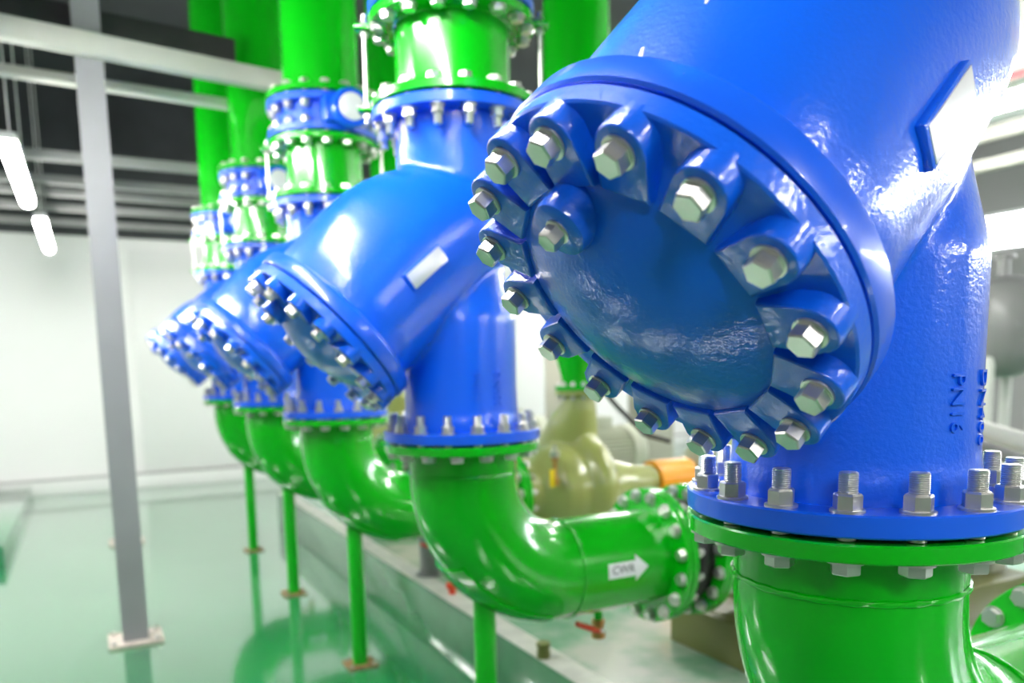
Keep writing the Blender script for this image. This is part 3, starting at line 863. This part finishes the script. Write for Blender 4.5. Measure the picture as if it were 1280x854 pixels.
# ------------------------------------------------------------------ room
X0, X1, Y0, Y1 = -9.0, 13.0, -11.0, 11.95
def shell(name, c, s, m):
    return structure(MB().box(c, s).build(name, m, smooth=False))
shell('floor', ((X0 + X1) / 2, (Y0 + Y1) / 2, -0.05), (X1 - X0 + 0.4, Y1 - Y0 + 0.4, 0.1), M['floor'])
shell('ceiling', ((X0 + X1) / 2, (Y0 + Y1) / 2, ZCEIL + 0.05), (X1 - X0 + 0.4, Y1 - Y0 + 0.4, 0.1), M['ceil'])
shell('wall_far', ((X0 + X1) / 2, Y1 + 0.1, ZCEIL / 2), (X1 - X0 + 0.4, 0.2, ZCEIL), M['wall'])
shell('wall_near', ((X0 + X1) / 2, Y0 - 0.1, ZCEIL / 2), (X1 - X0 + 0.4, 0.2, ZCEIL), M['rear_wall'])
shell('wall_left', (X0 - 0.1, (Y0 + Y1) / 2, ZCEIL / 2), (0.2, Y1 - Y0, ZCEIL), M['rear_wall'])
# right wall with a long high window strip
WY0, WY1, WZ0, WZ1 = -7.5, 9.0, 3.55, 4.20
b = MB()
b.box((X1 + 0.1, (Y0 + Y1) / 2, WZ0 / 2), (0.2, Y1 - Y0, WZ0)); b.box((X1 + 0.1, (Y0 + Y1) / 2, (WZ1 + ZCEIL) / 2), (0.2, Y1 - Y0, ZCEIL - WZ1))
b.box((X1 + 0.1, (Y0 + WY0) / 2, (WZ0 + WZ1) / 2), (0.2, WY0 - Y0, WZ1 - WZ0)); b.box((X1 + 0.1, (WY1 + Y1) / 2, (WZ0 + WZ1) / 2), (0.2, Y1 - WY1, WZ1 - WZ0))
structure(b.build('wall_right', M['rear_wall'], smooth=False))
win = MB().box((X1 + 0.1, (WY0 + WY1) / 2, (WZ0 + WZ1) / 2), (0.008, WY1 - WY0, WZ1 - WZ0)).build('window_1', M['glass'], smooth=False); structure(win)
b = MB()
for z in (WZ0 + 0.025, WZ1 - 0.025): b.box((X1 + 0.06, (WY0 + WY1) / 2, z), (0.06, WY1 - WY0, 0.05))
for k in range(8): b.box((X1 + 0.06, WY0 + (WY1 - WY0) * (k + 0.5) / 8, (WZ0 + WZ1) / 2), (0.058, 0.05, WZ1 - WZ0 - 0.1))
b.build('window_frame', M['lamp_body'], win, smooth=False)
structure(MB().box((2.0, Y1 - 0.02, 0.10), (21.9, 0.04, 0.20), None, 0.006).build('baseboard_far', M['panel']))
structure(MB().box((2.0, Y1 - 0.025, 0.22), (21.9, 0.05, 0.035), None, 0.004).build('trim_1', M['grey_trim']))
structure(MB().box((1.6, Y1 - 0.012, 1.86), (4.3, 0.024, 3.2), None, 0.004).build('trim_2', M['panel']))

structure(MB().box((2.0, Y1 - 0.06, 4.60), (21.9, 0.12, 1.98), None, 0.006).build('trim_3', M['ceil']))

# ------------------------------------------------------------------ camera
cam = bpy.data.cameras.new('camera'); co = bpy.data.objects.new('camera', cam); COL.objects.link(co)
yaw, pitch, roll = 0.4849, -0.1296, -0.0177
F = Vector((sin(yaw) * cos(pitch), cos(yaw) * cos(pitch), sin(pitch)))
ri = Vector((cos(yaw), -sin(yaw), 0)); up = ri.cross(F)
R_ = ri * cos(roll) + up * sin(roll); U_ = -ri * sin(roll) + up * cos(roll)
CAM = Vector((-1.2075, -0.98, 1.7272))
co.matrix_world = frame(CAM, R_, U_, -F)
cam.sensor_width = 36.0; cam.lens = 994.856 / 1280 * 36.0
cam.shift_y = 158.297 / 1280
cam.clip_start = 0.05
cam.dof.use_dof = True; cam.dof.focus_distance = 1.25; cam.dof.aperture_fstop = 2.4
scn.camera = co

w = bpy.data.worlds.new('world'); scn.world = w; w.use_nodes = True
w.node_tree.nodes['Background'].inputs[0].default_value = (0.92, 0.96, 1.0, 1); w.node_tree.nodes['Background'].inputs[1].default_value = 11.0
scn.view_settings.view_transform = 'Standard'; scn.view_settings.look = 'None'
scn.view_settings.gamma = 1.0; scn.view_settings.use_curve_mapping = False
scn.view_settings.exposure = 1.55
scn.cycles.use_denoising = True
scn.cycles.max_bounces = 8; scn.cycles.diffuse_bounces = 5; scn.cycles.glossy_bounces = 4
scn.cycles.sample_clamp_indirect = 8.0
